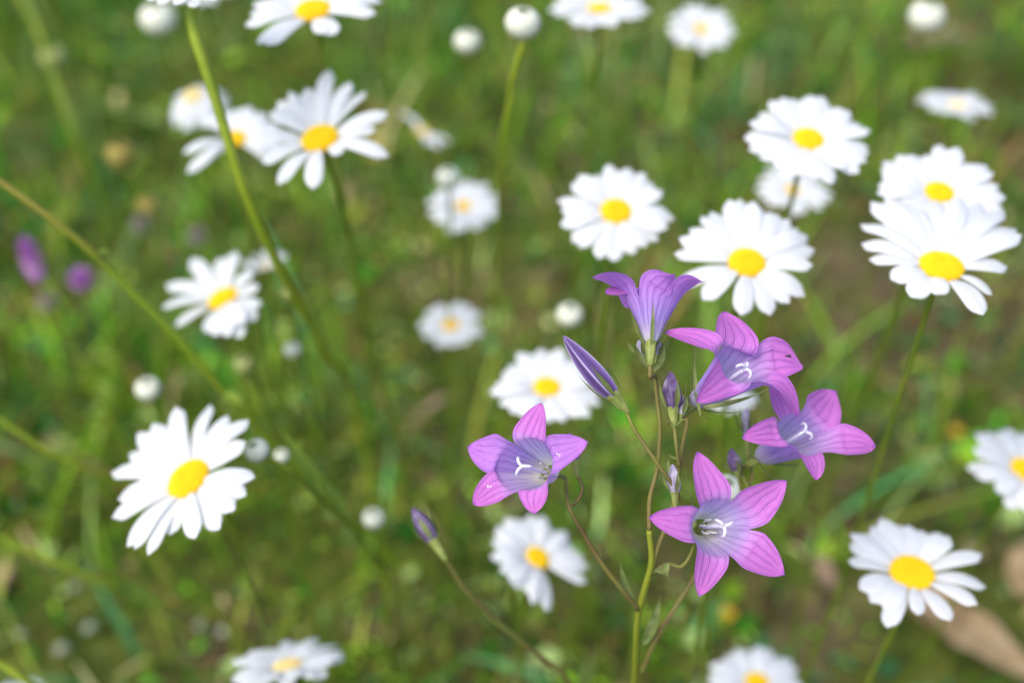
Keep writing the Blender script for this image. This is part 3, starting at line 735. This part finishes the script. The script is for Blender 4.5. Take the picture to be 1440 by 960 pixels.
    for k in range(3):
        t = proll + k * 2.0944; dd = X * math.cos(t) + Y * math.sin(t)
        q = [top - a * .0004, top + a * .0013 + dd * .0008, top + a * .0018 + dd * .0022, top + a * .0010 + dd * .0034, top - a * .0003 + dd * .0036][: 5]
        q = [top + (z - top) * stig * .72 for z in q]
        g.append(tube_geo(q, [.0005, .00045, .00042, .0004, .0003], 8, 6))
    v, f = merge(*g); obj('pistil', v, f, M['pistil'], fl)
    g = []
    for k in range(5):
        t = k * 1.2566 + .4; dd = X * math.cos(t) + Y * math.sin(t)
        g.append(tube_geo([B + a * .0015 + dd * .0012, B + a * .0035 + dd * .0018, B + a * .0056 + dd * .0020 + X * .0005], [.0003, .0004, .0002], 6, 4))
    v, f = merge(*g); obj('stamens', v, f, M['stamen'], fl)
    # ovary and sepals
    v, f = tube_geo([B - a * .0065, B - a * .004, B - a * .0005, B + a * .0012], [.0007, .0011, .0015, .0013], 20, 5, .12)
    obj('ovary', v, f, M['ovary'], fl)
    for k in range(5):
        t = k * 1.2566 + .9; dd = X * math.cos(t) + Y * math.sin(t)
        sp = .0098 if ksep is None else ksep
        p0 = B + dd * .0015 - a * .0012; p1 = B + dd * (sp + .0008 * math.sin(k * 3)) + a * ((.0095 if slim else .0065) + .001 * math.cos(k * 5))
        vv, ff = leaf_geo(p0, p1, .0009, dd * (.0006 if slim else .0010), a.cross(dd)); obj('sepal', vv, ff, M['sepal'], fl)
    if focus_pollen:
        g = []
        for (i, s, u) in focus_pollen:
            for q in range(5):
                p = evals[i](min(.98, s + .03 * math.sin(q * 2.1)), u + .09 * math.cos(q * 1.7)); p += (CAM - p).normalized() * .00018
                bmm = bmesh.new(); bmesh.ops.create_icosphere(bmm, subdivisions=1, radius=.00012 + .00008 * (q % 3)); vv = [p + x.co for x in bmm.verts]; ff = [tuple(x.index for x in y.verts) for y in bmm.faces]; bmm.free(); g.append((vv, ff))
        v, f = merge(*g); obj('pollen', v, f, M['pollen'], fl)
    return fl, B - a * .0065, a, evals
FL = [1] * 5

def bell_bud(parent, base, tip_, rmax, label, mt='bud', sep=.35, ov=.18, sw=.0012, twist=1.2, open_=0.0, nsep=5):
    base, tip_ = Vector(base), Vector(tip_); ax = tip_ - base; Lb = ax.length; a = ax.normalized()
    X = a.orthogonal().normalized(); Y = a.cross(X); NS, NR = 50, 24
    vs, fs, at = [], [], []
    b0 = base + ax * ov * .8; La = Lb * (1 - ov * .8)
    for i in range(NR + 1):
        t = i / NR; r = rmax * (math.sin(math.pi * min(1, t * .93 + .07)) ** .62) * (1.0 - .35 * t) * 1.15 + .00005
        for j in range(NS):
            th = 6.28318 * j / NS; w5 = math.cos(5 * th + twist * t * 2); rid = max(0, w5) ** 3
            rr = r * (0.80 + 0.24 * rid - .05 * max(0, -w5)); a2 = th
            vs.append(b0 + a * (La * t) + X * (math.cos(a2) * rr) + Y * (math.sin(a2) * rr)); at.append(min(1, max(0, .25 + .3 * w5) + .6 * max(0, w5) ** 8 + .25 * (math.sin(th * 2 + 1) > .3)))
    for i in range(NR):
        for j in range(NS):
            j2 = (j + 1) % NS; fs.append((i * NS + j, i * NS + j2, (i + 1) * NS + j2, (i + 1) * NS + j))
    bd = obj('bud', vs, fs, M[mt], parent, attr=at if mt == 'bud' else None); bd['label'] = label
    v, f = tube_geo([base - a * .0005, base + ax * ov * .4, base + ax * ov, base + ax * ov * 1.25], [rmax * .24, rmax * .42, rmax * .60, rmax * .55], 20, 5, .10)
    obj('ovary', v, f, M['ovary'], bd)
    for k in range(nsep):
        t = k * 1.2566 + .3; dd = X * math.cos(t) + Y * math.sin(t)
        p0 = base + ax * ov + dd * rmax * .8; p1 = base + ax * (ov + sep) + dd * rmax * (1.25 + open_ + (.9 if k == 1 else 0))
        v, f = leaf_geo(p0, p1, sw, dd * .0004, a.cross(dd)); obj('sepal', v, f, M['sepal'], bd)
    return bd
def bw(px, py, d=.300): return P(px, py, d)

# ------------------------------------------------------------------ the bellflower plant in focus
root_base = Vector((P(893, 960, .36).x + .012, P(893, 960, .36).y + .05, 0)); root_base.z = gh(root_base.x, root_base.y) - .006
BP = thing('bellflower_plant', root_base, 'pink violet bellflower plant in sharp focus with five open blooms', 'bellflower')

f1, b1, a1, ev1 = bell_flower(BP, 'lowest bloom, wide open star facing the viewer', .296, (1013, 741), (.27, .15, .95), .0115,
    [(1025, 705), (1052, 744), (1024, 780), (978, 763), (983, 715)],
    [(980, 634), (1106, 675), (1104, 808), (983, 838), (912, 727)],
    pist=(.0006, .0003), proll=2.5, curl=[.1, .1, .25, .3, .25], wm=[.0050, .0054, .0054, .0046, .0047])
f2, b2, a2, ev2 = bell_flower(BP, 'upper bloom with strongly curved lobes, tilted to the upper right', .297, (1043, 519), (.60, .56, .57), .0165,
    [(1008, 501), (1051, 498), (1075, 529), (1048, 541), (1005, 515)],
    [(933, 467), (1018, 438), (1130, 514), (1121, 586), (978, 565)],
    pist=(0, -.0005), proll=1.2, curl=[1.2, .3, .7, 1.1, .8], wm=[.0044, .0062, .0060, .0050, .0050], T0k=[1.7, 1.1, 1.25, 1.5, 1.1], wend={1: (1, -.15, -.15)})
f3, b3, a3, ev3 = bell_flower(BP, 'rightmost bloom, slightly soft, with one lobe hidden behind its neighbour', .310, (1128, 609), (.50, .46, .73), .0165,
    [(1094, 602), (1120, 584), (1157, 608), (1155, 637), (1105, 624)],
    [(1043, 616), (1084, 536), (1176, 549), (1231, 628), (1147, 675)],
    pist=(0, 0), proll=1.6, curl=[1.0, .2, .1, .8, .9], wm=[.0044, .0052, .0062, .0053, .0046], T0k=[1.4, 1, 1, 1.3, 1.2], reach=.0215)
f4, b4, a4, ev4 = bell_flower(BP, 'left bloom standing apart, its throat turned to the left', .298, (738, 656), (-.50, .22, .82), .0135,
    [(725, 624), (765, 622), (773, 668), (734, 690), (694, 661)],
    [(658, 628), (762, 566), (827, 621), (752, 722), (666, 709)],
    pist=(-.0003, 0), proll=2.0, curl=[.2, .15, .45, .8, .5], wm=[.0053, .0050, .0050, .0046, .0044], reach=.0200, focus_pollen=[(2, .4, .1), (4, .5, .3)])
f5, b5, a5, ev5 = bell_flower(BP, 'topmost bloom seen from outside with lobes flaring upward', .300, (917, 429), (.07, .92, -.36), .0105,
    [(899, 419), (937, 419), (951, 430), (918, 438), (884, 430)],
    [(833, 391), (948, 386, .0085), (990, 397), (962, 400, -.010), (852, 413)],
    curl=[1.0, .8, 1.0, .8, 1.0], wm=[.0040, .0047, .0034, .0038, .0034], T0k=1.35, slim=True, ksep=.0062)

sr = .0006
def branch(pts, r0=sr, r1=None, mt='bellstem', name='branch'):
    return tube(name, pts, [r0, r0, r1 or r0], M[mt], BP, 8, 8)
JN = bw(913, 745, .306)
# main stem
tube('stem', [JN, bw(916, 790, .310), bw(906, 830, .316), bw(897, 868, .324), bw(894, 915, .335), bw(892, 962, .350), (bw(892, 962, .350).lerp(root_base, .5) + Vector((-.004, -.004, 0))), root_base],
     [.0008, .0009, .0010, .0011, .0012, .0012, .0013], M['bellstem_low'], BP, 10, 8)
branch([b5, b5 - a5 * .003, bw(921, 530, .302), bw(928, 600, .304), bw(925, 655, .306), bw(914, 700, .306), JN], .00055, .0007)
branch([bw(880, 577), bw(893, 605), bw(925, 652), bw(948, 685, .303), bw(964, 720, .308), bw(975, 765, .312), bw(960, 795, .312), bw(938, 793, .312), bw(915, 806, .312)], .0005, .0005)
branch([b4, b4 - a4 * .0025, bw(800, 712, .303), bw(822, 752, .306), bw(850, 797, .310), bw(876, 830, .314), bw(897, 856, .320)], .00055, .0008)
branch([b2, b2 - a2 * .002, bw(966, 592, .301), bw(959, 630, .303), bw(952, 680, .306), bw(944, 720, .308), bw(925, 770, .309), bw(914, 808, .312)], .0006, .0007)
branch([bw(948, 597, .300), bw(951, 625, .300), bw(955, 655, .303)], .0005, .0005)
branch([b3, b3 - a3 * .003, bw(1052, 690, .322), bw(1010, 760, .328), bw(965, 830, .332), bw(925, 893, .334), bw(902, 945, .343)], .0006, .0009)
branch([bw(812, 668, .306), bw(819, 686, .306), bw(812, 704, .306), bw(800, 713, .303)], .0005, .0005)
branch([bw(950, 712, .304), bw(956, 740, .306), bw(972, 765, .311)], .0005)
branch([bw(1038, 668, .325), bw(1045, 700, .327), bw(1042, 706, .3245)], .0005)
branch([bw(1052, 640, .330), bw(1058, 668, .329), bw(1048, 697, .3235)], .0005)
# buds
bell_bud(BP, bw(882, 578, .300), bw(792, 472, .297), .0031, 'long purple folded bud pointing to the upper left', sep=.42, ov=.22, twist=.3, sw=.0011)
bell_bud(BP, bw(948, 598, .300), bw(943, 522, .300), .0026, 'small dark purple bud standing upright between the blooms', 'buddull', sep=.5, ov=.35, sw=.0014, open_=.3)
bell_bud(BP, bw(955, 596, .301), bw(962, 556, .301), .0013, 'tiny green bud beside the small dark bud', 'budpale', sep=.6, ov=.4, sw=.0014)
bell_bud(BP, bw(950, 712, .304), bw(946, 652, .303), .0019, 'pale lilac bud above the lowest bloom', 'budpale', sep=.55, ov=.38, open_=.6)
bell_bud(BP, bw(1038, 668, .325), bw(1028, 630, .325), .0020, 'blue violet bud behind the upper bloom', 'buddull', sep=.5, ov=.15)
bell_bud(BP, bw(1052, 640, .330), bw(1049, 573, .330), .0018, 'soft dim bud behind the upper bloom on its own stalk', 'budpale', sep=.5, ov=.5)
bell_bud(BP, bw(812, 668, .306), bw(801, 608, .306), .0020, 'dark bud peeking out behind the left bloom', 'buddull', sep=.5, ov=.4)
bell_bud(BP, bw(908, 512, .303), bw(898, 478, .303), .0013, 'tiny bud at the foot of the topmost bloom, left side', 'budpale', sep=.7, ov=.4, sw=.0014, open_=1)
bell_bud(BP, bw(922, 508, .304), bw(928, 480, .304), .0011, 'tiny bud at the foot of the topmost bloom, right side', 'budpale', sep=.7, ov=.4, sw=.0014, open_=1)
# bracts
def bract(x0, y0, d0, x1, y1, d1, wd, bend=(0, 0, .001), mt='sepal'):
    v, f = leaf_geo(P(x0, y0, d0), P(x1, y1, d1), wd, Vector(bend)); obj('leaf', v, f, M[mt], BP)
bract(892, 850, .319, 872, 786, .316, .0022, (-.001, 0, 0))
bract(905, 905, .333, 928, 836, .328, .0030, (.001, 0, 0))
bract(878, 572, .300, 866, 552, .298, .0012)
bract(915, 520, .302, 893, 478, .300, .0014, (-.001, 0, 0))
bract(920, 522, .302, 934, 482, .300, .0014, (.001, 0, 0))
bract(955, 645, .302, 937, 628, .300, .0008, (-.001, 0, -.001))
bract(946, 600, .300, 937, 592, .298, .0009)
bract(951, 600, .300, 965, 590, .298, .0009)
bract(985, 585, .299, 978, 484, .301, .0010, (-.001, 0, .001))
bract(990, 572, .296, 1080, 547, .290, .0016, (0, 0, -.0015))
bract(938, 668, .302, 940, 645, .300, .0010)
bract(965, 770, .310, 947, 752, .305, .0008)
bract(925, 798, .312, 940, 812, .309, .0045, (0, 0, .001))

# tiny insect on the right lobe of the upper bloom
pi = ev2[2](.52, .0); ni = (CAM - pi).normalized(); pi = pi + ni * .0005
gn = thing('gnat', pi, 'tiny dark gnat resting on the right lobe of the upper bellflower bloom', 'insect')
v, f = tube_geo([pi - RT * .0008, pi - RT * .0003, pi + RT * .0004, pi + RT * .0009], [.00008, .00022, .00026, .00012], 8, 4); obj('body', v, f, M['gnat'], gn)
for s in (-1, 1):
    v, f = leaf_geo(pi + ni * .0002, pi + RT * .0010 + UP * (.0005 * s) + ni * .0003, .0004, (0, 0, 0)); obj('wing', v, f, M['gnat'], gn)

# second, out of focus bellflower with a closed bud
p2 = [P(632, 795, .352), P(655, 830, .358), P(700, 875, .37), P(750, 915, .385), P(800, 960, .40)]
q = p2[-1]; b2nd = Vector((q.x + .03, q.y + .03, 0)); b2nd.z = gh(b2nd.x, b2nd.y) - .006
e2 = thing('bellflower_plant', b2nd, 'out of focus bellflower plant carrying one closed lilac bud, lower middle', 'bellflower')
bb = bell_bud(e2, P(626, 786, .350), P(580, 714, .352), .0028, 'closed lilac bud', 'buddull', sep=.45, ov=.42, sw=.0016)
tube('stem', [P(626, 786, .350)] + p2 + [b2nd], [.0006, .0007, .0009, .0010], M['bellstem'], e2)
v, f = leaf_geo(P(702, 872, .371), P(664, 838, .362), .0034, Vector((0, 0, .001))); obj('leaf', v, f, M['sepal'], e2)
